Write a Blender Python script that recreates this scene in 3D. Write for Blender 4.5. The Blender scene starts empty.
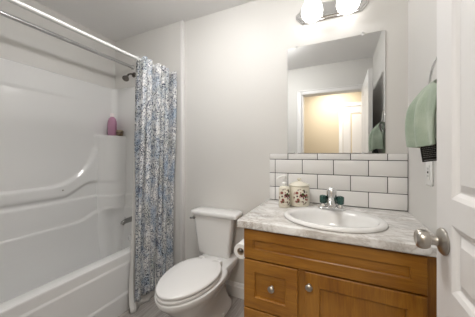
import bpy, bmesh, math, random
from mathutils import Vector, Matrix
random.seed(7)
PI = math.pi
S = bpy.context.scene
COL = S.collection

# ------------------------------------------------------------------ camera
cam_d = bpy.data.cameras.new('camera'); cam = bpy.data.objects.new('camera', cam_d); COL.objects.link(cam)
cam.location = (0, 0, 1.2); cam.rotation_euler = (PI/2, 0, math.radians(24.8))
cam_d.sensor_width = 36; cam_d.lens = 222/475*36; cam_d.shift_y = -5/475; cam_d.clip_start = 0.02
S.camera = cam

# ------------------------------------------------------------------ world, lights, exposure
W = bpy.data.worlds.new('world'); S.world = W; W.use_nodes = True
W.node_tree.nodes['Background'].inputs[0].default_value = (0.8, 0.85, 0.9, 1)
W.node_tree.nodes['Background'].inputs[1].default_value = 0.3
S.view_settings.view_transform = 'Standard'; S.view_settings.look = 'None'
S.view_settings.gamma = 1; S.view_settings.use_curve_mapping = False
S.view_settings.exposure = 0.06
BULB = 4.2          # glass shades over the mirror
DOME_FILL = 42.0          # unseen dome added as fill light over the middle of the room
HALL_FILL_W = 22.0        # unseen hall light added as fill from behind the camera
def area_light(name, loc, size, watts, color):
    d = bpy.data.lights.new(name, 'AREA'); d.shape = 'DISK'; d.size = size; d.energy = watts; d.color = color
    o = bpy.data.objects.new(name, d); o.location = loc; COL.objects.link(o); return o
area_light('added_hall_fill_light', (-0.12, -0.62, 2.372), 0.42, HALL_FILL_W, (1, .95, .88))  # added fill light in the hall, out of view
try:
    S.cycles.use_denoising = True
    S.cycles.max_bounces = 10; S.cycles.diffuse_bounces = 6; S.cycles.glossy_bounces = 5
    S.cycles.sample_clamp_indirect = 6
    S.cycles.caustics_reflective = False; S.cycles.caustics_refractive = False
except Exception:
    pass

# ------------------------------------------------------------------ materials
def new_mat(name, col=(.8, .8, .8), rough=.5, metal=0.0, **kw):
    m = bpy.data.materials.new(name); m.use_nodes = True
    b = m.node_tree.nodes['Principled BSDF']
    b.inputs['Base Color'].default_value = (*col, 1)
    b.inputs['Roughness'].default_value = rough; b.inputs['Metallic'].default_value = metal
    for k, v in kw.items():
        b.inputs[k].default_value = v
    return m
class NT:
    def __init__(s, m): s.t = m.node_tree; s.n = s.t.nodes; s.b = s.n['Principled BSDF']
    def add(s, typ, **kw):
        x = s.n.new(typ)
        for k, v in kw.items():
            if k.startswith('i_'):
                key = k[2:].replace('_', ' ')
                x.inputs[key].default_value = v
            else: setattr(x, k, v)
        return x
    def link(s, a, b): s.t.links.new(a, b)
    def coords(s, kind='Object', scale=(1, 1, 1), rot=(0, 0, 0)):
        c = s.add('ShaderNodeTexCoord'); mp = s.add('ShaderNodeMapping')
        mp.inputs['Scale'].default_value = scale; mp.inputs['Rotation'].default_value = rot
        s.link(c.outputs[kind], mp.inputs[0]); return mp.outputs[0]
    def noise(s, vec, scale, detail=3, rough=.5, dist=0):
        x = s.add('ShaderNodeTexNoise'); x.inputs['Scale'].default_value = scale; x.inputs['Detail'].default_value = detail
        x.inputs['Roughness'].default_value = rough; x.inputs['Distortion'].default_value = dist
        s.link(vec, x.inputs['Vector']); return x.outputs['Fac']
    def ramp(s, fac, stops, interp='LINEAR'):
        r = s.add('ShaderNodeValToRGB'); r.color_ramp.interpolation = interp
        e = r.color_ramp.elements
        while len(e) < len(stops): e.new(.5)
        for k, (p, c) in enumerate(stops):
            e[k].position = p; e[k].color = (*c, 1) if len(c) == 3 else c
        s.link(fac, r.inputs[0]); return r.outputs[0]
    def mix(s, fac, a, b, mode='MIX'):
        x = s.add('ShaderNodeMix'); x.data_type = 'RGBA'; x.blend_type = mode
        for sock, v in ((x.inputs[0], fac), (x.inputs[6], a), (x.inputs[7], b)):
            if isinstance(v, (int, float)): sock.default_value = v
            elif isinstance(v, tuple): sock.default_value = (*v, 1)
            else: s.link(v, sock)
        return x.outputs[2]
    def bump(s, h, strength=.1, dist=.002):
        x = s.add('ShaderNodeBump'); x.inputs['Strength'].default_value = strength; x.inputs['Distance'].default_value = dist
        s.link(h, x.inputs['Height']); s.link(x.outputs[0], s.b.inputs['Normal'])
def paint(name, col, rough=.6, bump=.08):
    m = new_mat(name, col, rough); t = NT(m); v = t.coords()
    f = t.noise(v, 260, 2); t.bump(f, bump, .001)
    g = t.noise(v, 1.3, 2)
    c = t.ramp(g, [(.3, tuple(x*.975 for x in col)), (.7, tuple(min(1, x*1.02) for x in col))])
    t.link(c, t.b.inputs['Base Color']); return m
WALL = paint('wall_paint', (.685, .672, .648), .55)
CEIL = paint('ceiling_paint', (.82, .815, .81), .8, .25)
HALLP = paint('hall_paint', (.64, .55, .41), .6)
TRIM = paint('trim_paint', (.78, .77, .76), .35, .03)
DOORP = paint('door_paint', (.75, .74, .735), .38, .04)
ACRYL = new_mat('tub_acrylic', (.77, .77, .765), .09)
PORC = new_mat('porcelain', (.74, .735, .725), .08)
SEATP = new_mat('seat_plastic', (.75, .745, .74), .18)
CHROME = new_mat('chrome', (.78, .78, .78), .12, 1.0)
NICKEL = new_mat('brushed_nickel', (.46, .43, .39), .32, 1.0)
DARKMET = new_mat('dark_nickel', (.16, .145, .13), .3, 1.0)
WHITEMET = new_mat('white_rod', (.66, .66, .65), .3)
RODCH = new_mat('rod_chrome', (.60, .60, .60), .2, 1.0)
TILE = new_mat('white_tile', (.80, .79, .78), .1)
GROUT = paint('dark_grout', (.035, .035, .035), .9)
MIRROR = new_mat('mirror_glass', (.88, .89, .885), .0, 1.0)
CLEAR = new_mat('clear_plastic', (.85, .85, .85), .15)
SHADE = new_mat('lit_glass', (.95, .95, .93), .3)
SHADE.node_tree.nodes['Principled BSDF'].inputs['Emission Color'].default_value = (1, .97, .93, 1)
SHADE.node_tree.nodes['Principled BSDF'].inputs['Emission Strength'].default_value = BULB
FILLGL = new_mat('fill_glow', (.9, .9, .88), .4)  # glow of the added ceiling fill dome, never in view
FILLGL.node_tree.nodes['Principled BSDF'].inputs['Emission Color'].default_value = (1, .985, .965, 1)
FILLGL.node_tree.nodes['Principled BSDF'].inputs['Emission Strength'].default_value = DOME_FILL
DULLCH = new_mat('dull_chrome', (.34, .335, .33), .22, 1.0)
PLASTIC = new_mat('white_plastic', (.80, .80, .78), .3)
BLACK = new_mat('black_void', (.01, .01, .01), .6)
PINK = new_mat('pink_plastic', (.46, .235, .35), .3)
CREAMCAP = new_mat('pale_cap', (.80, .72, .72), .35)
BROWN = new_mat('brown_jar', (.13, .085, .05), .35)
BROWNLID = new_mat('jar_lid', (.33, .27, .18), .4)
PAPER = paint('toilet_paper', (.84, .84, .83), .9, .3)
CARD = new_mat('cardboard', (.45, .36, .27), .9)
TAGB = new_mat('black_card', (.015, .015, .015), .5)
TAGP = new_mat('tag_print', (.45, .45, .45), .6)
LINER = new_mat('white_liner', (.75, .74, .72), .4)
TEAL = new_mat('teal_acrylic', (.03, .12, .10), .06)
TEAL.node_tree.nodes['Principled BSDF'].inputs['Transmission Weight'].default_value = .5
WATERG = new_mat('sink_bowl', (.80, .80, .80), .08)

def wood(name, horiz):
    m = new_mat(name, (.4, .2, .07), .33); t = NT(m)
    sc = (1.6, 14, 14) if horiz else (14, 14, 1.6)
    v = t.coords('Object', sc)
    f = t.noise(v, 2.6, 6, .62, .6)
    v2 = t.coords('Object', (4, 60, 60) if horiz else (60, 60, 4))
    g = t.noise(v2, 3, 3, .6)
    c = t.ramp(f, [(.25, (.21, .078, .007)), (.5, (.32, .132, .013)), (.75, (.43, .195, .024))])
    c2 = t.mix(t.ramp(g, [(.35, (0, 0, 0)), (.62, (1, 1, 1))]), t.mix(.35, c, (.14, .048, .008)), c)
    v3 = t.coords('Object', (1, 1, 1)); h = t.noise(v3, 4.5, 2)
    c3 = t.mix(t.ramp(h, [(.4, (0, 0, 0)), (.7, (.35, .35, .35))]), c2, (.46, .23, .045))
    t.link(c3, t.b.inputs['Base Color']); t.bump(g, .06, .001)
    return m
WOODV = wood('maple_wood_upright', False); WOODH = wood('maple_wood_level', True)
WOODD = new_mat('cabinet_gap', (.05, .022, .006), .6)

def stone():
    m = new_mat('counter_stone', (.7, .7, .7), .2); t = NT(m)
    v = t.coords('Object', (1.0, 2.2, 1.0), (0, 0, math.radians(28)))
    a = t.noise(v, 4.2, 7, .66, 2.1)
    veins = t.ramp(a, [(.36, (0, 0, 0)), (.47, (.55, .55, .55)), (.50, (1, 1, 1)), (.53, (.45, .45, .45)), (.62, (0, 0, 0))])
    b = t.noise(v, 2.3, 5, .6, 1.3)
    soft = t.ramp(b, [(.33, (.50, .485, .465)), (.45, (.70, .69, .675)), (.6, (.80, .795, .785))])
    d = t.noise(v, 3.0, 4, .6, 1.0)
    vc = t.ramp(d, [(.4, (.30, .29, .28)), (.58, (.33, .27, .22)), (.7, (.46, .45, .44))])
    c = t.mix(t.mix(.6, (0, 0, 0), veins), soft, vc)
    e = t.noise(t.coords('Object', (1.3, 2.6, 1.3), (0, 0, math.radians(20))), 5.5, 8, .7, 2.6)
    thin = t.ramp(e, [(.475, (0, 0, 0)), (.5, (.85, .85, .85)), (.525, (0, 0, 0))])
    where = t.ramp(t.noise(v, 2.0, 2), [(.45, (0, 0, 0)), (.62, (1, 1, 1))])
    c = t.mix(t.mix(1.0, thin, where, 'MULTIPLY'), c, (.24, .18, .13))
    t.link(c, t.b.inputs['Base Color']); return m
STONE = stone()

def planks():
    m = new_mat('plank_floor', (.4, .37, .35), .42); t = NT(m)
    v = t.coords('Object', (1, 1, 1), (0, 0, PI/2))
    br = t.add('ShaderNodeTexBrick'); br.offset = .37
    br.inputs['Scale'].default_value = 1; br.inputs['Brick Width'].default_value = .95; br.inputs['Row Height'].default_value = .15
    br.inputs['Mortar Size'].default_value = .0016; br.inputs['Color1'].default_value = (.27, .245, .23, 1)
    br.inputs['Color2'].default_value = (.43, .40, .375, 1); br.inputs['Mortar'].default_value = (.12, .11, .1, 1)
    t.link(v, br.inputs['Vector'])
    g = t.noise(t.coords('Object', (24, 1.6, 1)), 2.2, 6, .65, .8)
    c = t.mix(.55, br.outputs['Color'], t.ramp(g, [(.32, (.10, .088, .08)), (.5, (.33, .30, .28)), (.68, (.52, .49, .46))]))
    t.link(c, t.b.inputs['Base Color']); return m
FLOORM = planks()

def curtain_cloth():
    m = new_mat('printed_cloth', (.8, .8, .8), .85); t = NT(m)
    uv = t.coords('UV')
    nz = t.add('ShaderNodeTexNoise'); nz.inputs['Scale'].default_value = 8; nz.inputs['Detail'].default_value = 2
    t.link(uv, nz.inputs['Vector'])
    mx = t.add('ShaderNodeVectorMath', operation='MULTIPLY_ADD'); t.link(nz.outputs['Color'], mx.inputs[0])
    mx.inputs[1].default_value = (.10, .10, .0); t.link(uv, mx.inputs[2]); wv = mx.outputs[0]
    vo = t.add('ShaderNodeTexVoronoi'); vo.inputs['Scale'].default_value = 6.0; t.link(wv, vo.inputs['Vector'])   # medallions
    md = t.add('ShaderNodeMath', operation='MULTIPLY'); md.inputs[1].default_value = 26; t.link(vo.outputs['Distance'], md.inputs[0])
    sn = t.add('ShaderNodeMath', operation='SINE'); t.link(md.outputs[0], sn.inputs[0])
    rings = t.ramp(sn.outputs[0], [(.45, (0, 0, 0)), (.8, (1, 1, 1))])
    big = t.noise(wv, 6, 3, .6)
    base = t.mix(t.ramp(big, [(.46, (0, 0, 0)), (.64, (1, 1, 1))]), (.77, .77, .76), (.38, .46, .56))
    grn = t.noise(wv, 4.1, 2)
    base = t.mix(t.ramp(grn, [(.54, (0, 0, 0)), (.66, (.8, .8, .8))]), base, (.45, .46, .42))
    base = t.mix(t.mix(.35, (0, 0, 0), rings), base, (.27, .33, .42))
    core = t.ramp(vo.outputs['Distance'], [(.10, (.8, .8, .8)), (.26, (0, 0, 0))])
    base = t.mix(t.mix(.8, (0, 0, 0), core), base, (.06, .085, .16))
    sp = t.add('ShaderNodeTexVoronoi'); sp.inputs['Scale'].default_value = 98; t.link(wv, sp.inputs['Vector'])
    speck = t.ramp(sp.outputs['Distance'], [(.36, (1, 1, 1)), (.52, (0, 0, 0))])
    dens = t.noise(wv, 9, 2)
    sel = t.ramp(t.mix(.45, sp.outputs['Color'], t.ramp(dens, [(.3, (0, 0, 0)), (.7, (1, 1, 1))])), [(.38, (0, 0, 0)), (.46, (1, 1, 1))])
    dcol = t.ramp(t.noise(wv, 14, 2), [(.4, (.012, .016, .032)), (.62, (.045, .06, .11))])
    c = t.mix(t.mix(1.0, speck, sel, 'MULTIPLY'), base, dcol)
    wsp = t.add('ShaderNodeTexVoronoi'); wsp.inputs['Scale'].default_value = 70; t.link(uv, wsp.inputs['Vector'])
    wf = t.ramp(wsp.outputs['Distance'], [(.22, (.8, .8, .8)), (.36, (0, 0, 0))])
    c = t.mix(wf, c, (.76, .76, .74))
    lf = t.ramp(t.noise(wv, 34, 2, .5), [(.465, (0, 0, 0)), (.5, (.8, .8, .8)), (.535, (0, 0, 0))])
    c = t.mix(lf, c, (.05, .065, .11))
    t.link(c, t.b.inputs['Base Color']); return m
CLOTH = curtain_cloth()

def towel_cloth():
    m = new_mat('sage_terry', (.33, .43, .33), .95); t = NT(m); v = t.coords()
    f = t.noise(v, 220, 2); t.bump(f, .6, .003)
    c = t.ramp(t.noise(v, 14, 3), [(.3, (.26, .33, .25)), (.7, (.38, .44, .35))])
    t.link(c, t.b.inputs['Base Color']); t.b.inputs['Sheen Weight'].default_value = .3; return m
TERRY = towel_cloth()

def ceramic_flowers():
    m = new_mat('cream_flower_ceramic', (.72, .68, .57), .15); t = NT(m)
    v = t.coords('UV')
    # one bouquet on the side turned to the room: a soft disc mask in UV
    sx = t.add('ShaderNodeVectorMath', operation='DISTANCE'); t.link(v, sx.inputs[0]); sx.inputs[1].default_value = (.5, .5, 0)
    mask = t.ramp(sx.outputs['Value'], [(.34, (1, 1, 1)), (.42, (0, 0, 0))])
    vo = t.add('ShaderNodeTexVoronoi'); vo.inputs['Scale'].default_value = 9; t.link(v, vo.inputs['Vector'])
    bl = t.ramp(vo.outputs['Distance'], [(.55, (1, 1, 1)), (.68, (0, 0, 0))])
    pick = t.ramp(vo.outputs['Color'], [(.0, (.13, .03, .03)), (.28, (.28, .09, .07)), (.42, (.06, .075, .02)), (.55, (.52, .33, .28)), (.7, (.10, .05, .06)), (.85, (.72, .68, .57))], 'CONSTANT')
    c = t.mix(t.mix(1.0, mask, bl, 'MULTIPLY'), (.72, .68, .57), pick)
    t.link(c, t.b.inputs['Base Color']); return m
CERAM = ceramic_flowers()
CREAM = new_mat('cream_ceramic', (.72, .68, .57), .15)

# ------------------------------------------------------------------ mesh helpers
class MB:
    def __init__(s): s.bm = bmesh.new(); s.uv = None
    def quadgrid(s, rows, close_u=False, close_v=False):
        """rows: list of rings of Vectors, joined by faces"""
        R = [[s.bm.verts.new(p) for p in r] for r in rows]
        n = len(R[0])
        vr = len(R) if close_v else len(R) - 1
        for i in range(vr):
            A, B = R[i], R[(i+1) % len(R)]
            for j in range(n if close_u else n - 1):
                k = (j+1) % n
                try: s.bm.faces.new((A[j], A[k], B[k], B[j]))
                except ValueError: pass
        return R
    def cap(s, ring):
        try: s.bm.faces.new(ring)
        except ValueError: pass
    def loft(s, rings, cap0=True, cap1=True):
        R = s.quadgrid(rings, close_u=True)
        if cap0: s.cap(list(reversed(R[0])))
        if cap1: s.cap(R[-1])
        return R
    def box(s, lo, hi, bev=0.0, seg=2):
        b = bmesh.new(); bmesh.ops.create_cube(b, size=1)
        for v in b.verts:
            v.co = Vector([lo[i] + (v.co[i]+.5)*(hi[i]-lo[i]) for i in range(3)])
        if bev > 0:
            bmesh.ops.bevel(b, geom=b.edges[:], offset=bev, segments=seg, profile=.5, affect='EDGES')
        s.merge(b)
    def merge(s, b, M=None):
        if M is not None: b.transform(M)
        me = bpy.data.meshes.new('tmp'); b.to_mesh(me); b.free(); s.bm.from_mesh(me); bpy.data.meshes.remove(me)
    def lathe(s, prof, center=(0, 0, 0), axis='Z', n=32, cap0=True, cap1=True, sx=1, sy=1):
        rings = []
        for r, h in prof:
            ring = []
            for k in range(n):
                a = 2*PI*k/n; p = Vector((max(r, 1e-5)*math.cos(a)*sx, max(r, 1e-5)*math.sin(a)*sy, h)); ring.append(p)
            rings.append(ring)
        Mx = {'Z': Matrix(), 'Y': Matrix.Rotation(PI/2, 4, 'X'), 'X': Matrix.Rotation(PI/2, 4, 'Y')}
        Mx['-X'] = Matrix.Rotation(-PI/2, 4, 'Y'); Mx['-Y'] = Matrix.Rotation(PI/2, 4, 'X'); Mx['Y'] = Matrix.Rotation(-PI/2, 4, 'X')
        Mt = Matrix.Translation(center) @ Mx[axis]
        s.loft([[Mt @ p for p in r] for r in rings], cap0, cap1)
    def tube(s, pts, rad, n=12, closed=False, caps=True):
        pts = [Vector(p) for p in pts]; N = len(pts); rings = []; up = None
        for i in range(N):
            if closed: d = pts[(i+1) % N] - pts[i-1]
            else: d = pts[min(i+1, N-1)] - pts[max(i-1, 0)]
            d.normalize()
            if up is None:
                up = Vector((0, 0, 1)) if abs(d.z) < .9 else Vector((1, 0, 0))
            u = (up - d*up.dot(d)).normalized(); w = d.cross(u); up = u
            r = rad[i] if isinstance(rad, (list, tuple)) else rad
            rings.append([pts[i] + (u*math.cos(2*PI*k/n) + w*math.sin(2*PI*k/n))*r for k in range(n)])
        R = s.quadgrid(rings, close_u=True, close_v=closed)
        if caps and not closed: s.cap(list(reversed(R[0]))); s.cap(R[-1])
    def build(s, name, mat, parent=None, angle=40, smooth=True, loc=None):
        bmesh.ops.remove_doubles(s.bm, verts=s.bm.verts, dist=1e-6)
        bmesh.ops.recalc_face_normals(s.bm, faces=s.bm.faces)
        me = bpy.data.meshes.new(name); s.bm.to_mesh(me); s.bm.free()
        if smooth:
            for p in me.polygons: p.use_smooth = True
            me.set_sharp_from_angle(angle=math.radians(angle))
        me.materials.append(mat)
        o = bpy.data.objects.new(name, me); COL.objects.link(o)
        if loc is not None:                      # origin at loc, geometry stays where it was drawn
            me.transform(Matrix.Translation(-Vector(loc))); o.location = loc
        if parent is not None:
            o.parent = parent
            if loc is None: me.transform(Matrix.Translation(-Vector(parent.location)))
            else: o.location = Vector(loc) - Vector(parent.location)
        return o
def child(mb, name, mat, parent, **kw):
    """part drawn in room coordinates, kept in place under its parent"""
    o = mb.build(name, mat, None, **kw)
    base = world_loc(parent); o.data.transform(Matrix.Translation(-base)); o.parent = parent
    return o
def world_loc(o):
    v = Vector(o.location)
    while o.parent: o = o.parent; v += Vector(o.location)
    return v
def tag(o, label, cat, group=None, kind=None):
    o['label'] = label; o['category'] = cat
    if group: o['group'] = group
    if kind: o['kind'] = kind
    return o
def structure(o, label=None, cat=None):
    o['kind'] = 'structure'
    if label: o['label'] = label; o['category'] = cat
    return o
def empty(name, loc, label, cat, group=None):
    o = bpy.data.objects.new(name, None); COL.objects.link(o); o.location = loc; o.empty_display_size = .05
    return tag(o, label, cat, group)
def rrect(x0, x1, y0, y1, r, z, n=6):
    out = []
    for cx, cy, a0 in ((x1-r, y1-r, 0), (x0+r, y1-r, PI/2), (x0+r, y0+r, PI), (x1-r, y0+r, 1.5*PI)):
        for k in range(n+1):
            a = a0 + PI/2*k/n; out.append(Vector((cx+r*math.cos(a), cy+r*math.sin(a), z)))
    return out
def sm(a, b, x):
    t = max(0, min(1, (x-a)/(b-a))) if a != b else (1 if x >= a else 0)
    return t*t*(3-2*t)
def panel_face(mb, u0, u1, v0, v1, panels, prof, P):
    """flat face u0..u1 x v0..v1 with moulded panels; prof = [(inset, depth)...]; P(u,v,d) -> point"""
    us = sorted({u0, u1, *[p[0] for p in panels], *[p[1] for p in panels]})
    vs = sorted({v0, v1, *[p[2] for p in panels], *[p[3] for p in panels]})
    for i in range(len(us)-1):
        for j in range(len(vs)-1):
            cu, cv = (us[i]+us[i+1])/2, (vs[j]+vs[j+1])/2
            if any(a < cu < b and c < cv < d for a, b, c, d in panels): continue
            q = [(us[i], vs[j]), (us[i+1], vs[j]), (us[i+1], vs[j+1]), (us[i], vs[j+1])]
            mb.bm.faces.new([mb.bm.verts.new(P(u, v, 0)) for u, v in q])
    for a, b, c, d in panels:
        rings = []
        for ins, dep in prof:
            rings.append([P(a+ins, c+ins, dep), P(b-ins, c+ins, dep), P(b-ins, d-ins, dep), P(a+ins, d-ins, dep)])
        R = mb.quadgrid(rings, close_u=True); mb.cap(R[-1])

# ------------------------------------------------------------------ the room
FZ = .03; CZ = 2.41
XL, XR, YB, YF = -2.20, .373, 1.65, .045
YA = 1.62                     # furred out wall at the head of the tub
XA = -1.305                   # its outside corner
HY = -1.12                    # far wall of the hall
m = MB(); m.box((-2.6, -1.3, -.05), (1.9, 1.9, FZ)); structure(m.build('floor', FLOORM, smooth=False))
m = MB(); m.box((-2.6, -1.3, CZ), (1.9, 1.9, CZ+.1)); structure(m.build('ceiling', CEIL, smooth=False))
m = MB()                      # back wall with the furred part
m.loft([[Vector((x, y, z)) for x, y in ((XL-.1, YA), (XA, YA), (XA, YB), (XR+.1, YB), (XR+.1, YB+.12), (XL-.1, YB+.12))] for z in (FZ, CZ)])
structure(m.build('wall_back', WALL, smooth=False))
m = MB(); m.box((XL-.1, YF, FZ), (XL, YA, CZ)); structure(m.build('wall_left', WALL, smooth=False))
m = MB(); m.box((XR, YF, FZ), (XR+.1, YB, CZ)); structure(m.build('wall_right', WALL, smooth=False))
DX0, DX1, DZ = -.495, .290, 2.045       # doorway
YH = -.075
def doorwall(nm, y0, y1, mat):
    m = MB(); m.box((-2.6, y0, FZ), (DX0, y1, CZ)); m.box((DX1, y0, FZ), (1.9, y1, CZ)); m.box((DX0, y0, DZ), (DX1, y1, CZ))
    structure(m.build(nm, mat, smooth=False))
doorwall('wall_front', -.015, YF, WALL)
doorwall('wall_front_hall', YH, -.015, HALLP)
m = MB(); m.box((-2.6, HY-.1, FZ), (1.9, HY, CZ)); structure(m.build('wall_hall', HALLP, smooth=False))
m = MB(); m.box((-2.6, HY, FZ), (-2.5, YH, CZ)); structure(m.build('wall_hall_left', HALLP, smooth=False))
m = MB(); m.box((1.8, HY, FZ), (1.9, YH, CZ)); structure(m.build('wall_hall_right', HALLP, smooth=False))
# corner bead where the furred wall stops: a rounded white edge
m = MB(); m.box((XA-.012, YA-.007, FZ), (XA+.009, YB, CZ), .003); structure(m.build('trim_1', TRIM))
# doorway casing and jamb
def casing(m, x0, x1, ztop, y, dirn, w=.06, t=.016):
    ys = sorted((y, y+dirn*t))
    m.box((x0-w, ys[0], FZ), (x0, ys[1], ztop+w), .004); m.box((x1, ys[0], FZ), (x1+w, ys[1], ztop+w), .004)
    m.box((x0, ys[0], ztop), (x1, ys[1], ztop+w), .004)
    ys2 = sorted((y, y+dirn*(t+.007)))
    m.box((x0-w, ys2[0], FZ), (x0-w+.014, ys2[1], ztop+w), .003); m.box((x1+w-.014, ys2[0], FZ), (x1+w, ys2[1], ztop+w), .003)
    m.box((x0-w, ys2[0], ztop+w-.014), (x1+w, ys2[1], ztop+w), .003)
m = MB(); casing(m, DX0, DX1, DZ-.02, YF, 1); casing(m, DX0, DX1, DZ-.02, YH, -1)
m.box((DX0, YH, FZ), (DX0+.018, YF, DZ-.018)); m.box((DX1-.0, YH, FZ), (DX1+.0181, YF, DZ)); m.box((DX0, YH, DZ-.02), (DX1, YF, DZ))
structure(m.build('trim_2', TRIM))
def baseboard(name, pts):
    """profiled board along a polyline of (x, y), room side on the left of travel"""
    m = MB(); prof = [(0, 0), (.014, 0), (.014, .082), (.009, .09), (.009, .10), (.005, .112), (0, .115)]
    rows = []
    for k, (x, y, nx, ny) in enumerate(pts):
        rows.append([Vector((x+nx*d, y+ny*d, FZ+h)) for d, h in prof])
    R = m.quadgrid(rows, close_u=True); m.cap(R[0]); m.cap(R[-1]); structure(m.build(name, TRIM, angle=20))
baseboard('baseboard_back', [(XA+.009, YB, 0, -1), (-.465, YB, 0, -1)])
baseboard('baseboard_right', [(XR, .125, -1, 0), (XR, 1.09, -1, 0)])
baseboard('baseboard_front', [(-1.44, YF, 0, 1), (DX0-.062, YF, 0, 1)])

# ------------------------------------------------------------------ doors
MOLD = [(0, 0), (.010, -.004), (.018, -.010), (.022, -.010), (.040, -.003), (.042, -.003)]
def panel_door(name, x0, x1, y0, y1, z0, z1, axis, panels):
    """slab with the same moulded panels on both faces; axis = thickness direction"""
    m = MB()
    if axis == 'x':
        panel_face(m, y0, y1, z0, z1, panels, MOLD, lambda u, v, d: Vector((x0-d, u, v)))
        panel_face(m, y0, y1, z0, z1, panels, MOLD, lambda u, v, d: Vector((x1+d, u, v)))
        m.bm.verts.ensure_lookup_table()
        e = [(y0, z0), (y1, z0), (y1, z1), (y0, z1)]
        for k in range(4):
            a, b = e[k], e[(k+1) % 4]
            m.bm.faces.new([m.bm.verts.new(p) for p in ((x0, *a), (x0, *b), (x1, *b), (x1, *a))])
    else:
        panel_face(m, x0, x1, z0, z1, panels, MOLD, lambda u, v, d: Vector((u, y1+d, v)))
        m.box((x0, y0, z0), (x1, y1-.012, z1))
        e = [(x0, z0), (x1, z0), (x1, z1), (x0, z1)]
        for k in range(4):
            a, b = e[k], e[(k+1) % 4]
            m.bm.faces.new([m.bm.verts.new(p) for p in ((a[0], y1-.012, a[1]), (b[0], y1-.012, b[1]), (b[0], y1, b[1]), (a[0], y1, a[1]))])
    return m.build(name, DOORP, angle=12)
DXa, DXb, DYa, DYb = .248, .284, .048, .806
pz = [(.26, .795), (.858, 1.025), (1.088, 1.92)]
py = [(DYa+.095, DYa+.345), (DYb-.342, DYb-.092)]
door = structure(panel_door('door_1', DXa, DXb, DYa, DYb, FZ+.012, 2.022, 'x', [(a, b, c, d) for a, b in py for c, d in pz]),
                 'white moulded panel door standing open at the right edge of the photo', 'door')
for sx, nm in ((-1, 'door_knob'), (1, 'door_knob')):
    m = MB(); x = DXa if sx < 0 else DXb
    ax = '-X' if sx < 0 else 'X'
    m.lathe([(.001, -.001), (.034, -.001), (.035, .004), (.031, .009), (.022, .012), (.0135, .016), (.012, .024), (.0135, .030), (.022, .033),
             (.0245, .038), (.0258, .046), (.0248, .054), (.021, .059), (.016, .061), (.012, .0595), (.001, .059)] if sx < 0 else
            [(.001, -.001), (.034, -.001), (.035, .004), (.031, .009), (.022, .012), (.0135, .016), (.012, .024), (.022, .030), (.026, .038), (.022, .048), (.001, .05)],
            (x, .756, .969), ax, 36)
    k = child(m, nm, NICKEL, door); k['label'] = 'brushed nickel round knob'
m = MB(); m.box((DXa+.006, DYb-.001, .94), (DXb-.006, DYb+.0012, 1.02), .0005); k = child(m, 'latch_plate', NICKEL, door)
m = MB()
for z in (.25, 1.05, 1.85): m.tube([(DXb+.004, DYa-.008+.004, z-.045), (DXb+.004, DYa-.004, z+.045)], .006, 10)
child(m, 'hinge', NICKEL, door)
hd = structure(panel_door('door_2', .05, .81, HY-.01, HY+.006, FZ+.01, 2.03, 'y',
                          [(a, b, c, d) for a, b in ((.16, .39), (.47, .70)) for c, d in pz]), 'white panel door across the hall, seen in the mirror', 'door')
m = MB(); casing(m, .045, .815, 2.035, HY, 1, .065, .018); structure(m.build('trim_3', TRIM))
m = MB(); m.lathe([(.001, 0), (.03, 0), (.03, .006), (.012, .012), (.011, .03), (.025, .036), (.027, .05), (.018, .06), (.001, .061)], (.75, HY+.005, .98), 'Y', 24)
child(m, 'door_knob', NICKEL, hd)

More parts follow.
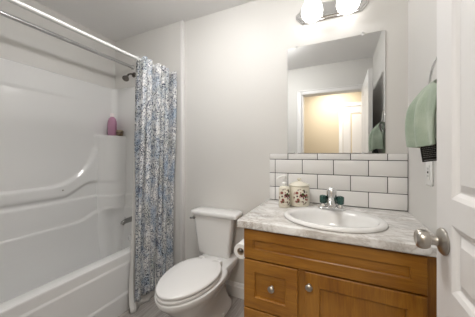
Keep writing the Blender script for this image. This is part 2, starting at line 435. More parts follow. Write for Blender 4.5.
# ------------------------------------------------------------------ shower surround
XS, YS = -2.185, 1.605
def surround():
    m = MB()
    # plan stations: (base point, tower point, normal, tag 'L' wall / 'C' corner / 'E' end wall, param)
    st = []
    leg_l, leg_e, r = .20, .17, .05
    NY = 74; y0 = .07; yc = YS - leg_l
    ys = [y0 + (yc-y0)*k/NY for k in range(NY+1)]
    for y in ys: st.append((Vector((XS, y, 0)), Vector((XS, y, 0)), Vector((1, 0, 0)), 'L', y))
    NC = 36
    # base corner path (two straight legs with a small fillet), by arc length
    base = [(0, leg_l), (0, leg_l*.6), (0, r)] + [(r - r*math.cos(a), r - r*math.sin(a)) for a in [PI/2*k/8 for k in range(1, 9)]] + [(leg_e*.5, 0), (leg_e, 0)]
    def along(poly, t):
        L = [math.dist(poly[k], poly[k+1]) for k in range(len(poly)-1)]; T = sum(L)*t
        for k, l in enumerate(L):
            if T <= l or k == len(L)-1:
                f = min(1, T/l); return tuple(poly[k][i]+(poly[k+1][i]-poly[k][i])*f for i in (0, 1))
            T -= l
    for k in range(1, NC+1):
        t = k/NC; bx, by = along(base, t)
        P0, P1, P2 = (0, leg_l), (.150, .150), (leg_e, 0)
        qx = (1-t)**2*P0[0] + 2*t*(1-t)*P1[0] + t*t*P2[0]; qy = (1-t)**2*P0[1] + 2*t*(1-t)*P1[1] + t*t*P2[1]
        n = Vector((math.cos(PI/2*t), -math.sin(PI/2*t), 0))
        st.append((Vector((XS+bx, YS-by, 0)), Vector((XS+qx, YS-qy, 0)), n, 'C', t))
    NX = 16; x1 = -1.44
    for k in range(1, NX+1):
        x = XS+leg_e + (x1-XS-leg_e)*k/NX; st.append((Vector((x, YS, 0)), Vector((x, YS, 0)), Vector((0, -1, 0)), 'E', x))
    zs = [.40 + .012*k for k in range(-24, 125) if .40+.012*k < 1.87] + [1.372, 1.377, 1.380, 1.3806, 1.385, 1.872, 1.88, 1.886]
    zs += [.575, .580, .783, .787, .92, .915, .822, .826]
    zs = sorted(set(round(z, 4) for z in zs))
    def edge(x, lo, soft):      # 1 above lo
        return sm(lo-soft, lo+soft, x)
    rows = []
    for z in zs:
        ring = []
        for B, T, n, kd, p in st:
            w = 0 if z > 1.3801 else 1 if z < 1.374 else .97
            if kd == 'C': w *= .55 + .45*sm(.54, .70, z)
            if kd == 'L':
                y = p
                u = max(0, min(1, (y-1.0)/.405)); ztop = .92 + .46*(1-math.sqrt(max(0, 1-u*u)))
                zbot = .82 + .10*sm(1.1, 1.34, y); z3 = .577 + .09*sm(1.22, 1.45, y)*.8; pm = 1.0
                notch = sm(.69, .71, y)
            elif kd == 'C':
                ztop, zbot, z3 = 1.377, .925, .577 + .09*sm(-.3, .3, p); pm = 1 - .55*sm(0, .25, p) - .45*sm(.75, 1.0, p); notch = 1
            else:
                ztop, zbot, z3, pm, notch = 1.377, .925, .667, 0, 1
            d = 0.0
            band = (1-edge(z, ztop, .010 + .010*sm(1.0, 1.15, p) if kd == 'L' else .020)) * edge(z, zbot, .022)
            d += .024*pm*band
            d += .024*pm*(1-notch)*(1-edge(z, zbot, .01))*edge(z, .80, .01)
            # hollow under the rail lip
            d -= .003*pm*notch*math.exp(-((z-(zbot-.012))/.008)**2) * (1 if kd == 'L' else .3)
            d += .013*(1-edge(z, .785, .006))
            d += .016*(1-edge(z, z3, .006))
            # cap band along the top
            fade = 1-sm(.9, 1.35, p) if kd == 'L' else 0
            d += .006*edge(z, 1.70, .006)*fade
            lip = 1-sm(1.872, 1.89, z)
            d = d*lip - .012*(1-lip)
            d += .045*(1-sm(.11, .45, z))
            q = B.lerp(T, w) + n*d; ring.append(Vector((q.x, q.y, max(z, .4465) if q.x > -1.575 else z)))
        rows.append(ring)
    # a shell: the back lies on the walls
    back = []
    for B, T, n, kd, p in st:
        if kd == 'L': q = (XL+.001, B.y)
        elif kd == 'E': q = (B.x, YA-.001)
        else:
            q = (XL+.001, YS-leg_l+(YA-.001-YS+leg_l)*p*2) if p <= .5 else (XL+.001+(XS+leg_e-XL-.001)*(p*2-1), YA-.001)
        back.append(q)
    brows = [[Vector((q[0], q[1], rows[i][j].z)) for j, q in enumerate(back)] for i in range(len(rows))]
    rows = rows + brows[::-1]
    R = m.quadgrid(rows, close_v=True); N = len(R)
    for col in (0, -1):
        for i in range(N//2-1):
            try: m.bm.faces.new((R[i][col], R[i+1][col], R[N-2-i][col], R[N-1-i][col]))
            except ValueError: pass
    o = m.build('shower_surround', ACRYL, angle=50)
    tag(o, 'glossy white moulded shower wall panels with corner shelf above the bathtub', 'shower wall')
    # drain screw cap on the ledge
    s = MB(); s.lathe([(.001, 0), (.007, 0), (.006, .003), (.001, .004)], (XS+.031, 1.10, .885), 'X', 14)
    child(s, 'screw_cap', NICKEL, o)
    return o
surround()

# ------------------------------------------------------------------ bathtub
def bathtub():
    x0, y0, y1 = -2.165, .07, 1.598
    prof = [(FZ, -1.444), (.150, -1.444), (.158, -1.446), (.166, -1.452), (.172, -1.454), (.366, -1.454), (.374, -1.456), (.380, -1.461), (.386, -1.463), (.430, -1.463), (.440, -1.4655), (.446, -1.472)]
    old = [(FZ, -1.446), (.062, -1.446), (.07, -1.449), (.150, -1.449), (.158, -1.453), (.166, -1.463), (.172, -1.465), (.362, -1.465), (.372, -1.458), (.380, -1.452), (.40, -1.4525), (.432, -1.451), (.441, -1.4535), (.446, -1.460)]
    m = MB(); rings = [rrect(x0, x, y0, y1, .012, z, 8) for z, x in prof]
    rings += [rrect(-2.158, -1.545, .17, 1.592, .05, .446, 8), rrect(-2.157, -1.553, .18, 1.591, .05, .442, 8), rrect(-2.156, -1.560, .19, 1.59, .05, .43, 8),
              rrect(-2.14, -1.585, .26, 1.575, .08, .25, 8), rrect(-2.10, -1.61, .32, 1.53, .11, .15, 8), rrect(-2.06, -1.65, .38, 1.47, .11, .125, 8), rrect(-2.0, -1.71, .46, 1.40, .10, .115, 8)]
    m.loft(rings, True, True)
    o = m.build('bathtub', ACRYL, angle=32)
    tag(o, 'white alcove bathtub with plain apron behind the shower curtain', 'bathtub')
    d = MB(); d.lathe([(.001, 0), (.03, 0), (.028, .004), (.001, .002)], (-1.855, 1.33, .116), 'Z', 20); child(d, 'drain', CHROME, o)
    d = MB(); d.lathe([(.001, 0), (.034, 0), (.032, .008), (.001, .010)], (-1.89, 1.560, .36), '-Y', 24); child(d, 'overflow_plate', CHROME, o)
bathtub()
m = MB()
yy = 1.574
m.tube([(-1.885, yy, .548), (-1.885, yy-.03, .548), (-1.885, yy-.075, .546), (-1.885, yy-.105, .538), (-1.885, yy-.115, .520)], [.026, .025, .023, .021, .017], 20)
sp = m.build('tub_spout', DULLCH, loc=(-1.885, yy, .548)); tag(sp, 'chrome tub spout low on the wall beside the curtain edge', 'faucet')
m = MB(); m.tube([(-1.885, yy-.085, .565), (-1.885, yy-.085, .585)], [.004, .006], 10); child(m, 'diverter_knob', CHROME, sp)

# shower head
sh = empty('wall_shower', (-1.915, YA, 2.005), 'dark nickel shower head high on the tub end wall', 'shower head')
m = MB(); m.lathe([(.001, 0), (.027, 0), (.025, .006), (.012, .010), (.001, .010)], (-1.915, YA, 2.005), '-Y', 24); child(m, 'flange', DARKMET, sh)
m = MB(); m.tube([(-1.915, YA, 2.005), (-1.912, YA-.04, 2.003), (-1.905, YA-.075, 1.985), (-1.897, YA-.095, 1.966)], .008, 12); child(m, 'arm', DARKMET, sh)
hb = bmesh.new(); mm = MB()
mm.lathe([(.001, .035), (.010, .033), (.011, .012), (.014, .006), (.021, -.01), (.030, -.026), (.031, -.033), (.028, -.036), (.001, -.036)], (0, 0, 0), 'Z', 28)
mm.bm.transform(Matrix.Translation((-1.880, YA-.115, 1.943)) @ Vector((0, 0, -1)).rotation_difference(Vector((.30, -.62, -.72))).to_matrix().to_4x4())
child(mm, 'spray_head', DARKMET, sh)

# rods
def rod(name, x, z, r, mat, y1, label, fl):
    m = MB(); m.tube([(x, YF+.012, z), (x, y1-.012, z)], r, 18)
    o = m.build(name, mat, loc=(x, y1-.012, z)); tag(o, label, 'rod')
    for y, ax in ((YF, 'Y'), (y1, '-Y')):
        f = MB(); f.lathe([(.001, 0), (fl, 0), (fl, .006), (fl*.75, .014), (r*1.15, .022), (.001, .022)], (x, y, z), ax, 24); child(f, 'flange', mat, o)
    return o
rod('shower_rod', -1.385, 1.912, .0122, WHITEMET, YA, 'white curtain rod above the bathtub edge carrying the printed curtain', .026)
rod('drying_rod', -1.932, 2.083, .0155, RODCH, YA, 'slim chrome rod along the bath above the shower head', .024)

# ------------------------------------------------------------------ shower curtain and liner
def curtain_sheet(name, mat, yA, yB, ztop, zbot, xoff, npl, amp, seed, arc, flare=0.0, hem=0.0):
    rnd = random.Random(seed); ph = [rnd.uniform(-.5, .5) for _ in range(12)]
    NU, NV = 150, 70
    pts = []; uvs = []
    for j in range(NV+1):
        v = j/NV; z = ztop + (zbot-ztop)*v; row = []
        a = amp*(1.1 - .45*sm(0, .7, v))
        for i in range(NU+1):
            u = i/NU
            uu = u + .035*math.sin(2*PI*u*2+ph[0]*3)*(1-.4*v) + .012*v*math.sin(2*PI*u*3+ph[1]*4)
            w = math.sin(2*PI*npl*uu + ph[2] + .5*math.sin(3*v+ph[3]*5))
            w = math.copysign(abs(w)**.75, w)
            if hem: w = (2*abs(math.sin(PI*npl*uu + ph[2]))**.75 - 1)*(1-.5*sm(.35, 1, v)) + .5*sm(.35, 1, v)*math.sin(PI*npl*uu + 1.2*math.sin(2*v))
            x = xoff + a*w + .006*math.sin(13*u+4*v+ph[4]*6) + .006*v*math.sin(21*u-6*v) + flare*v**22
            y = yA + (yB-yA)*u + a*.35*math.sin(4*PI*npl*uu+ph[2])*.5 - (.030*v if flare == 0 else .085*v*v)*(1-u)
            zz = z
            if j == 0: zz = z - .020*(.5-.5*w) if hem else z
            row.append(Vector((x, y, zz))); uvs.append((u*arc, z))
        pts.append(row)
    bm = bmesh.new(); V = [[bm.verts.new(p) for p in r] for r in pts]; uvl = bm.loops.layers.uv.new('UVMap')
    for j in range(NV):
        for i in range(NU):
            f = bm.faces.new((V[j][i], V[j][i+1], V[j+1][i+1], V[j+1][i])); f.smooth = True
            for lp, (a, b) in zip(f.loops, ((j, i), (j, i+1), (j+1, i+1), (j+1, i))):
                lp[uvl].uv = uvs[a*(NU+1)+b]
    me = bpy.data.meshes.new(name); bm.to_mesh(me); bm.free(); me.materials.append(mat)
    o = bpy.data.objects.new(name, me); COL.objects.link(o)
    md = o.modifiers.new('thickness', 'SOLIDIFY'); md.thickness = .0016
    return o, pts
cur, cp = curtain_sheet('shower_curtain', CLOTH, 1.203, 1.588, 1.932, .098, -1.384, 6.0, .044, 3, 1.25, .0, 1)
tag(cur, 'white shower curtain with blue paisley print, bunched beside the toilet', 'curtain')
for k in range(11):
    y = 1.185 + .0395*k
    m = MB(); m.tube([(-1.385+.021*math.sin(a), y+.004*math.cos(a), 1.905+.024*math.cos(a)) for a in [2*PI*q/20 for q in range(20)]], .0022, 6, closed=True)
    r_ = m.build('curtain_ring', WHITEMET); r_.parent = cur
lin, _ = curtain_sheet('curtain_liner', LINER, 1.225, 1.55, 1.885, .033, -1.424, 3.5, .010, 9, 1.0, .040)
tag(lin, 'plain white curtain liner showing at the edge and foot of the printed curtain', 'curtain')

# ------------------------------------------------------------------ bottles on the corner shelf
SHZ = 1.3805
bo = empty('shampoo_bottle', (-2.113, 1.522, SHZ), 'pink bottle with pale cap on the corner shelf of the shower', 'bottle')
m = MB(); m.lathe([(.001, 0), (.046, 0), (.049, .006), (.049, .125), (.046, .15), (.036, .175), (.021, .190), (.016, .194), (.001, .194)], (-2.113, 1.522, SHZ), 'Z', 28, sx=1.0, sy=.78); child(m, 'body', PINK, bo)
m = MB(); m.lathe([(.001, .190), (.018, .190), (.018, .222), (.016, .228), (.001, .229)], (-2.113, 1.522, SHZ), 'Z', 24); child(m, 'cap', CREAMCAP, bo)
jr = empty('cream_jar', (-2.048, 1.556, SHZ), 'small brown jar next to the pink bottle on the corner shelf', 'jar')
m = MB(); m.lathe([(.001, 0), (.030, 0), (.032, .004), (.032, .036), (.029, .040), (.001, .040)], (-2.048, 1.556, SHZ), 'Z', 26); child(m, 'body', BROWN, jr)
m = MB(); m.lathe([(.001, .040), (.031, .040), (.032, .044), (.032, .054), (.030, .057), (.001, .057)], (-2.048, 1.556, SHZ), 'Z', 26); child(m, 'lid', BROWNLID, jr)

# ------------------------------------------------------------------ toilet
TX = -.862
def egg(w, yf, yb, z, ywide=.45, n=64, sq=2.0, back=2.6, ymax=9):
    yw = yf + (yb-yf)*ywide; out = []
    for k in range(n):
        a = 2*PI*k/n; c, s_ = math.cos(a), math.sin(a)
        e = sq if s_ <= 0 else back
        yy_ = yw - (yw-yf)*abs(s_)**(2/e) if s_ <= 0 else yw + (yb-yw)*s_**(2/e)
        x = w*math.copysign(abs(c)**(2/e), c)
        out.append(Vector((TX+x, min(yy_, ymax), z)))
    return out
to = empty('toilet', (TX, 1.35, FZ), 'white two-piece toilet with closed lid between the curtain and the vanity', 'toilet')
m = MB()
m.loft([egg(.108, 1.10, 1.60, FZ, .6, back=3.5), egg(.106, 1.10, 1.60, FZ+.02, .6, back=3.5), egg(.088, 1.12, 1.58, .08, .6, back=3.2), egg(.080, 1.11, 1.56, .14, .55, back=3),
        egg(.088, 1.06, 1.55, .20, .5), egg(.108, 1.01, 1.55, .25, .48), egg(.136, .968, 1.53, .295, .47), egg(.161, .932, 1.50, .335, .50), egg(.178, .906, 1.47, .362, .55),
        egg(.182, .900, 1.45, .380, .56), egg(.180, .902, 1.44, .388, .56), egg(.168, .92, 1.43, .392, .56)])
m.loft([rrect(TX-.07, TX+.07, 1.40, 1.60, .05, .22), rrect(TX-.10, TX+.10, 1.36, 1.61, .05, .29), rrect(TX-.134, TX+.134, 1.30, 1.622, .06, .34), rrect(TX-.137, TX+.137, 1.29, 1.622, .06, .386), rrect(TX-.133, TX+.133, 1.295, 1.615, .06, .3925)])
child(m, 'bowl', PORC, to, angle=50)
L = dict(ywide=.575, sq=1.95, back=2.0, ymax=1.372)
m = MB(); m.loft([egg(.166, .908, 1.40, .3935, **L), egg(.170, .903, 1.402, .398, **L), egg(.170, .903, 1.402, .408, **L), egg(.167, .907, 1.40, .4125, **L)]); child(m, 'seat', SEATP, to, angle=50)
m = MB(); m.loft([egg(.165, .909, 1.40, .4165, **L), egg(.168, .905, 1.402, .420, **L), egg(.1685, .904, 1.402, .429, **L), egg(.166, .907, 1.40, .4345, **L), egg(.158, .917, 1.392, .4375, **L), egg(.11, .98, 1.35, .4405, **L), egg(.04, 1.1, 1.25, .4415, **L)]); child(m, 'lid', SEATP, to, angle=50)
for dx in (-.075, .075):
    m = MB(); m.box((TX+dx-.022, 1.362, .390), (TX+dx+.022, 1.405, .434), .010, 3); child(m, 'hinge', SEATP, to)
m = MB()
def trr(x0, x1, y0, y1, z, r=.035, tp=.042):
    out = rrect(x0, x1, y0, y1, r, z, 7); c = (x0+x1)/2; hw = (x1-x0)/2
    for p in out: p.x = c + (p.x-c)*(1 - tp/hw*(p.y-y0)/(y1-y0))
    return out
m.loft([trr(-1.035, -.765, 1.525, 1.61, .383, .03), trr(-1.046, -.755, 1.508, 1.62, .395), trr(-1.052, -.748, 1.503, 1.63, .43), trr(-1.076, -.728, 1.494, 1.636, .60), trr(-1.088, -.714, 1.490, 1.637, .716)])
m.bm.transform(Matrix.Translation((-.010, 0, -.012))); child(m, 'tank', PORC, to, angle=50)
m = MB(); m.loft([trr(-1.100, -.686, 1.482, 1.640, .7165, .03, .012), trr(-1.106, -.680, 1.476, 1.641, .722, .03, .012), trr(-1.106, -.680, 1.476, 1.641, .742, .03, .012), trr(-1.102, -.684, 1.480, 1.638, .750, .03, .012), trr(-1.087, -.70, 1.494, 1.626, .7545, .03, .012)])
m.bm.transform(Matrix.Translation((-.010, 0, -.012))); child(m, 'tank_lid', PORC, to, angle=50)
m = MB(); m.lathe([(.001, -.004), (.014, -.004), (.014, .004), (.009, .008), (.007, .016), (.001, .017)], (-1.068, 1.492, .694), '-Y', 20)
m.tube([(-1.066, 1.476, .694), (-1.078, 1.472, .693), (-1.092, 1.474, .691)], [.006, .007, .008], 10); m.bm.transform(Matrix.Translation((-.010, 0, -.012))); child(m, 'flush_lever', DULLCH, to)
for dx in (-.105, .105):
    m = MB(); m.lathe([(.001, 0), (.014, 0), (.013, .012), (.008, .018), (.001, .019)], (TX+dx*.95, 1.40, FZ+.012), 'Z', 16); child(m, 'bolt_cap', PORC, to)

# ------------------------------------------------------------------ vanity cabinet
VX0, VX1, VY0, VY1, VT = -.466, .368, 1.10, 1.640, .812
va = empty('vanity_cabinet', (-.05, 1.37, FZ), 'honey maple bathroom vanity cabinet under the stone counter', 'cabinet')
m = MB()
m.box((VX0, VY0+.018, FZ), (VX0+.018, VY1, VT)); m.box((VX1-.018, VY0+.018, FZ), (VX1, VY1, VT))
m.box((VX0+.018, VY1-.012, FZ+.09), (VX1-.018, VY1, VT)); m.box((VX0+.018, VY0+.018, FZ+.09), (VX1-.018, VY1-.012, FZ+.105))
child(m, 'carcass', WOODV, va, smooth=False)
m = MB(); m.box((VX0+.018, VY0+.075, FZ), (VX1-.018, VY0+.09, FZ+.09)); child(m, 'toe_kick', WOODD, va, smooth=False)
for xa, xb, zt in ((VX0, VX0+.036, VT), (VX1-.062, VX1, VT), (-.192, -.140, .631)):
    m = MB(); m.box((xa, VY0, FZ+.09), (xb, VY0+.018, zt), .001); child(m, 'face_stile', WOODV, va, smooth=False)
for z0, z1 in ((.775, VT), (.632, .665), (FZ+.09, FZ+.13)):
    m = MB(); m.box((VX0+.036, VY0+.001, z0), (VX1-.062, VY0+.0175, z1)); child(m, 'face_rail', WOODH, va, smooth=False)
SHK = [(0, 0), (.0012, -.003), (.004, -.005), (.0046, -.0125), (.006, -.0125)]
def front(name, x0, x1, z0, z1, fr, matname, parent=va, split=None):
    """overlay front: frame of four members and a recessed field"""
    y1_, y0_ = VY0-.0005, VY0-.0195
    e = .0022
    m = MB(); pan = [(x0+fr, x1-fr, z0+fr, z1-fr)]
    panel_face(m, x0+e, x1-e, z0+e, z1-e, pan, SHK, lambda u, v, d: Vector((u, y0_-d, v)))
    rings = [[Vector((a, y, b)) for a, b in ((x0+k, z0+k), (x1-k, z0+k), (x1-k, z1-k), (x0+k, z1-k))] for y, k in ((y0_, e), (y0_+.002, 0), (y1_, 0))]
    R = m.quadgrid(rings, close_u=True); m.cap(R[-1])
    return child(m, name, matname, parent, angle=20)
front('false_front', VX0+.004, .306, .652, .802, .050, WOODH)
def knob(parent, x, z):
    m = MB(); m.lathe([(.001, 0), (.009, 0), (.008, .002), (.0055, .006), (.0055, .012), (.0135, .017), (.0165, .021), (.0165, .024), (.012, .029), (.001, .031)], (x, VY0-.0195, z), '-Y', 24)
    k = child(m, 'knob', NICKEL, parent); k['label'] = 'brushed nickel round knob'; return k
d1 = front('drawer', VX0+.004, -.184, .396, .644, .058, WOODH); knob(d1, -.309, .530)
d2 = front('drawer', VX0+.004, -.184, .134, .388, .058, WOODH); knob(d2, -.309, .262)
dd = front('door', -.149, .306, .134, .644, .062, WOODV); knob(dd, -.130, .584)

# countertop with the oval opening
SX, SY = -.040, 1.283
SA, SB = .250, .207
def countertop():
    x0, x1, y0, y1, zt, zb = -.497, .3715, 1.058, 1.638, .850, .8125
    m = MB(); bm = m.bm
    def outline(ins, z, rad=.014):
        pts = []
        for cx, cy, a0, r in ((x1, y1, 0, 0), (x0, y1, PI/2, 0), (x0, y0, PI, rad), (x1, y0, 1.5*PI, 0)):
            xx = cx + (0 if cx == x1 else ins); yy = cy + (0 if cy == y1 else ins)
            if r == 0: pts += [Vector((xx, yy, z))]
            else:
                rr = max(r-ins, .004); 
                for k in range(5):
                    a = a0 + PI/2*k/4; pts.append(Vector((xx+rr+rr*math.cos(a), yy+rr+rr*math.sin(a), z)))
        return pts
    N = 48
    hole = [Vector((SX+(SA-.018)*math.cos(2*PI*k/N), SY+(SB-.018)*math.sin(2*PI*k/N), 0)) for k in range(N)]
    def flat(pts_o, z):
        vo = [bm.verts.new(Vector((p.x, p.y, z))) for p in pts_o]; vh = [bm.verts.new(Vector((p.x, p.y, z))) for p in hole]
        es = [bm.edges.new((vo[i], vo[(i+1) % len(vo)])) for i in range(len(vo))] + [bm.edges.new((vh[i], vh[(i+1) % N])) for i in range(N)]
        bmesh.ops.triangle_fill(bm, use_beauty=True, edges=es); return vo, vh
    a, ha = flat(outline(.006, zt), zt); b, hb_ = flat(outline(.003, zb), zb)
    for i in range(N):
        bm.faces.new((ha[i], ha[(i+1) % N], hb_[(i+1) % N], hb_[i]))
    m.quadgrid([outline(.006, zt), outline(.002, zt-.002), outline(0, zt-.006), outline(0, zb+.004), outline(.003, zb)], close_u=True)
    o = m.build('countertop', STONE, angle=35); tag(o, 'grey veined white stone countertop on the maple vanity', 'countertop')
countertop()

# backsplash
def backsplash():
    x0, x1 = -.488, .371; yb, yf = 1.6485, 1.640; g = .0022
    rows = [(.852, .9525), (.9525, 1.0545), (1.0545, 1.1565), (1.1565, 1.2005)]
    bs = empty('backsplash', (x0, yb, .85), 'white subway tile backsplash with dark grout between counter and mirror', 'backsplash')
    m = MB(); m.box((x0+.001, yf+.0025, .851), (x1, yb, 1.199)); child(m, 'grout', GROUT, bs, smooth=False)
    m = MB(); xi = x0+.043
    for k, (z0, z1) in enumerate(rows):
        jo = [.268-.2057*q for q in range(5)] if k in (3, 1) else [.165-.2057*q for q in range(5)]
        left = x0 if k == 3 else xi
        xs = [left] + sorted(j for j in jo if left+.015 < j < x1-.01) + [x1]
        for a, b in zip(xs[:-1], xs[1:]):
            m.box((a+g, yf-(.001 if k == 3 else 0), z0+g), (b-g, yb-.001, z1-g), .0016, 2)
    for z0, z1 in ((.852, .951), (.951, 1.0545), (1.0545, 1.1565)):
        m.box((x0, yf-.001, z0+g), (xi-g, yb-.001, z1-g), .0016, 2)
    child(m, 'tiles', TILE, bs)
backsplash()

# sink
def ell(a, b, dy, z, n=64): return [Vector((SX+a*math.cos(2*PI*k/n), SY+dy+b*math.sin(2*PI*k/n), z)) for k in range(n)]
si = empty('sink', (SX, SY, .85), 'white oval drop-in basin in the stone countertop', 'sink')
m = MB()
m.loft([ell(SA-.009, SB-.009, 0, .8503), ell(SA-.009, SB-.009, 0, .8525), ell(SA, SB, 0, .8540), ell(SA, SB, 0, .857), ell(SA-.001, SB-.001, 0, .862), ell(SA-.006, SB-.006, 0, .8675), ell(SA-.014, SB-.014, 0, .8700), ell(SA-.030, SB-.045, -.016, .8690),
        ell(SA-.038, SB-.058, -.024, .8665), ell(SA-.043, SB-.064, -.028, .860), ell(SA-.048, SB-.069, -.029, .845), ell(SA-.062, SB-.082, -.030, .80), ell(SA-.09, SB-.105, -.03, .765),
        ell(SA-.14, SB-.14, -.03, .745), ell(.04, .035, -.03, .738), ell(.022, .022, -.03, .735)], cap0=False)
child(m, 'basin', PORC, si, angle=60)
m = MB(); m.lathe([(.001, .735), (.022, .735), (.024, .737), (.022, .7395), (.015, .738), (.001, .7385)], (SX, SY-.03, 0), 'Z', 24); child(m, 'drain', CHROME, si)

# faucet
FX, FY, FZt = -.046, 1.437, .8695
fa = empty('sink_faucet', (FX, FY, FZt), 'chrome faucet with teal acrylic handles on the sink deck', 'faucet')
m = MB(); m.loft([rrect(FX-.078, FX+.078, FY-.024, FY+.024, .023, FZt), rrect(FX-.078, FX+.078, FY-.024, FY+.024, .023, FZt+.006), rrect(FX-.072, FX+.072, FY-.018, FY+.018, .0175, FZt+.013), rrect(FX-.06, FX+.06, FY-.012, FY+.012, .0115, FZt+.016)])
child(m, 'base_plate', CHROME, fa)
m = MB(); m.lathe([(.001, 0), (.030, 0), (.028, .02), (.0265, .045), (.0285, .075), (.029, .094), (.025, .109), (.014, .117), (.001, .120)], (FX, FY+.004, FZt+.010), 'Z', 28)
m.tube([(FX, FY, FZt+.060), (FX, FY-.04, FZt+.066), (FX, FY-.08, FZt+.066), (FX, FY-.108, FZt+.060), (FX, FY-.118, FZt+.048), (FX, FY-.119, FZt+.042)], [.020, .019, .0175, .017, .0155, .015], 18)
child(m, 'spout', CHROME, fa)
m = MB(); m.lathe([(.001, 0), (.009, 0), (.009, .001), (.001, .001)], (FX, FY-.119, FZt+.0405), 'Z', 16); child(m, 'aerator', DARKMET, fa)
m = MB(); m.tube([(FX, FY+.018, FZt+.095), (FX, FY+.026, FZt+.10), (FX, FY+.026, FZt+.120)], .0028, 8); m.lathe([(.001, 0), (.006, .001), (.007, .007), (.001, .011)], (FX, FY+.026, FZt+.117), 'Z', 14); child(m, 'lift_rod', CHROME, fa)
for dx in (-.047, .047):
    m = MB(); m.lathe([(.001, 0), (.017, 0), (.016, .012), (.010, .020), (.009, .028), (.001, .028)], (FX+dx, FY, FZt+.012), 'Z', 22); n_ = child(m, 'handle_stem', CHROME, fa)
    m = MB(); rings = []
    for z, r in ((.022, .015), (.025, .0185), (.058, .0195), (.065, .0185), (.069, .013)):
        rings.append([Vector((FX+dx+r*(1+.07*math.cos(8*2*PI*q/48))*math.cos(2*PI*q/48), FY+r*(1+.07*math.cos(8*2*PI*q/48))*math.sin(2*PI*q/48), FZt+.010+z)) for q in range(48)])
    m.loft(rings); h = child(m, 'handle', TEAL, fa, angle=60); h['label'] = 'teal clear acrylic knob handle'

# soap dispenser and canister
def uvlathe(name, prof, c, mat, parent, n=48, front_ang=0.0, vscale=1.0, umul=1.0):
    """lathe with UVs: u runs round the body, 0.5 faces front_ang"""
    bm = bmesh.new(); uvl = bm.loops.layers.uv.new('UVMap'); rings = []
    H = prof[-1][1]
    for r, h in prof: rings.append([bm.verts.new((c[0]+r*math.cos(front_ang+PI+2*PI*k/n), c[1]+r*math.sin(front_ang+PI+2*PI*k/n), c[2]+h)) for k in range(n)])
    for i in range(len(prof)-1):
        for k in range(n):
            f = bm.faces.new((rings[i][k], rings[i][(k+1) % n], rings[i+1][(k+1) % n], rings[i+1][k])); f.smooth = True
            for lp, (a, b) in zip(f.loops, ((i, k), (i, k+1), (i+1, k+1), (i+1, k))):
                lp[uvl].uv = (.5+(b/n-.5)*umul, .5+(prof[a][1]/H-.5)*vscale)
    bm.faces.new(list(reversed(rings[0]))); bm.faces.new(rings[-1])
    bmesh.ops.recalc_face_normals(bm, faces=bm.faces)
    me = bpy.data.meshes.new(name); bm.to_mesh(me); bm.free(); me.set_sharp_from_angle(angle=math.radians(45)); me.materials.append(mat)
    o = bpy.data.objects.new(name, me); COL.objects.link(o); me.transform(Matrix.Translation(-world_loc(parent))); o.parent = parent; return o
CT = .8505
pc = (-.332, 1.452, CT)
sd = empty('soap_dispenser', pc, 'cream soap pump bottle with small flowers at the left of the sink', 'soap dispenser')
uvlathe('body', [(.034, 0), (.0365, .003), (.0365, .118), (.034, .128), (.024, .136), (.012, .139)], pc, CERAM, sd, front_ang=math.radians(-60), umul=1.75)
m = MB(); m.lathe([(.001, .138), (.016, .138), (.016, .156), (.012, .160), (.0055, .163), (.0055, .190), (.001, .190)], pc, 'Z', 22)
m.lathe([(.001, .178), (.016, .178), (.0175, .186), (.0165, .206), (.001, .209)], pc, 'Z', 22)
m.tube([(pc[0], pc[1], pc[2]+.198), (pc[0]-.02, pc[1]-.012, pc[2]+.198), (pc[0]-.036, pc[1]-.021, pc[2]+.193), (pc[0]-.041, pc[1]-.024, pc[2]+.182)], [.007, .006, .0055, .005], 12)
child(m, 'pump', PLASTIC, sd)
cc = (-.252, 1.540, CT)
ca = empty('canister', cc, 'cream ceramic canister with a pink flower bouquet and knobbed lid', 'canister')
uvlathe('body', [(.060, 0), (.066, .004), (.068, .02), (.068, .125), (.063, .132), (.055, .134)], cc, CERAM, ca, n=64, front_ang=math.radians(-68), umul=3.1)
m = MB(); m.lathe([(.001, .132), (.066, .132), (.070, .136), (.068, .141), (.048, .150), (.024, .160), (.012, .163), (.001, .163)], cc, 'Z', 40); lid = child(m, 'lid', CREAM, ca)
m = MB(); m.lathe([(.001, .161), (.007, .161), (.007, .166), (.013, .172), (.014, .178), (.010, .184), (.001, .186)], cc, 'Z', 22); child(m, 'lid_knob', CREAM, lid)

# toilet paper
hx, hy, hz = -.513, 1.152, .655
ho = empty('toilet_paper_holder', (VX0, hy+.05, hz+.0), 'chrome paper holder on the left side of the vanity', 'holder')
m = MB(); m.lathe([(.001, 0), (.02, 0), (.018, .006), (.001, .008)], (VX0, hy+.135, hz), '-X', 20); child(m, 'mount', CHROME, ho)
m = MB(); m.tube([(VX0-.004, hy+.135, hz), (hx-.0+.012, hy+.135, hz), (hx, hy+.128, hz), (hx, hy+.115, hz), (hx, hy+.004, hz), (hx, hy-.004, hz)], .0063, 12); child(m, 'arm', CHROME, ho)
ro = empty('toilet_paper_roll', (hx, hy+.05, hz-.012), 'white toilet paper roll hanging beside the vanity', 'toilet paper')
m = MB(); rings = []
for r, y in ((.021, 0), (.041, 0), (.0425, .002), (.0425, .098), (.041, .10), (.021, .10)):
    rings.append([Vector((hx+r*math.cos(2*PI*k/40), hy+y, hz-.012+r*math.sin(2*PI*k/40))) for k in range(40)])
m.quadgrid(rings, close_u=True)
child(m, 'paper', PAPER, ro)
m = MB(); rings = []
for r, y in ((.0185, 0), (.021, 0), (.021, .10), (.0185, .10)):
    rings.append([Vector((hx+r*math.cos(2*PI*k/32), hy+y, hz-.012+r*math.sin(2*PI*k/32))) for k in range(32)])
m.quadgrid(rings, close_u=True, close_v=True); child(m, 'core', CARD, ro)

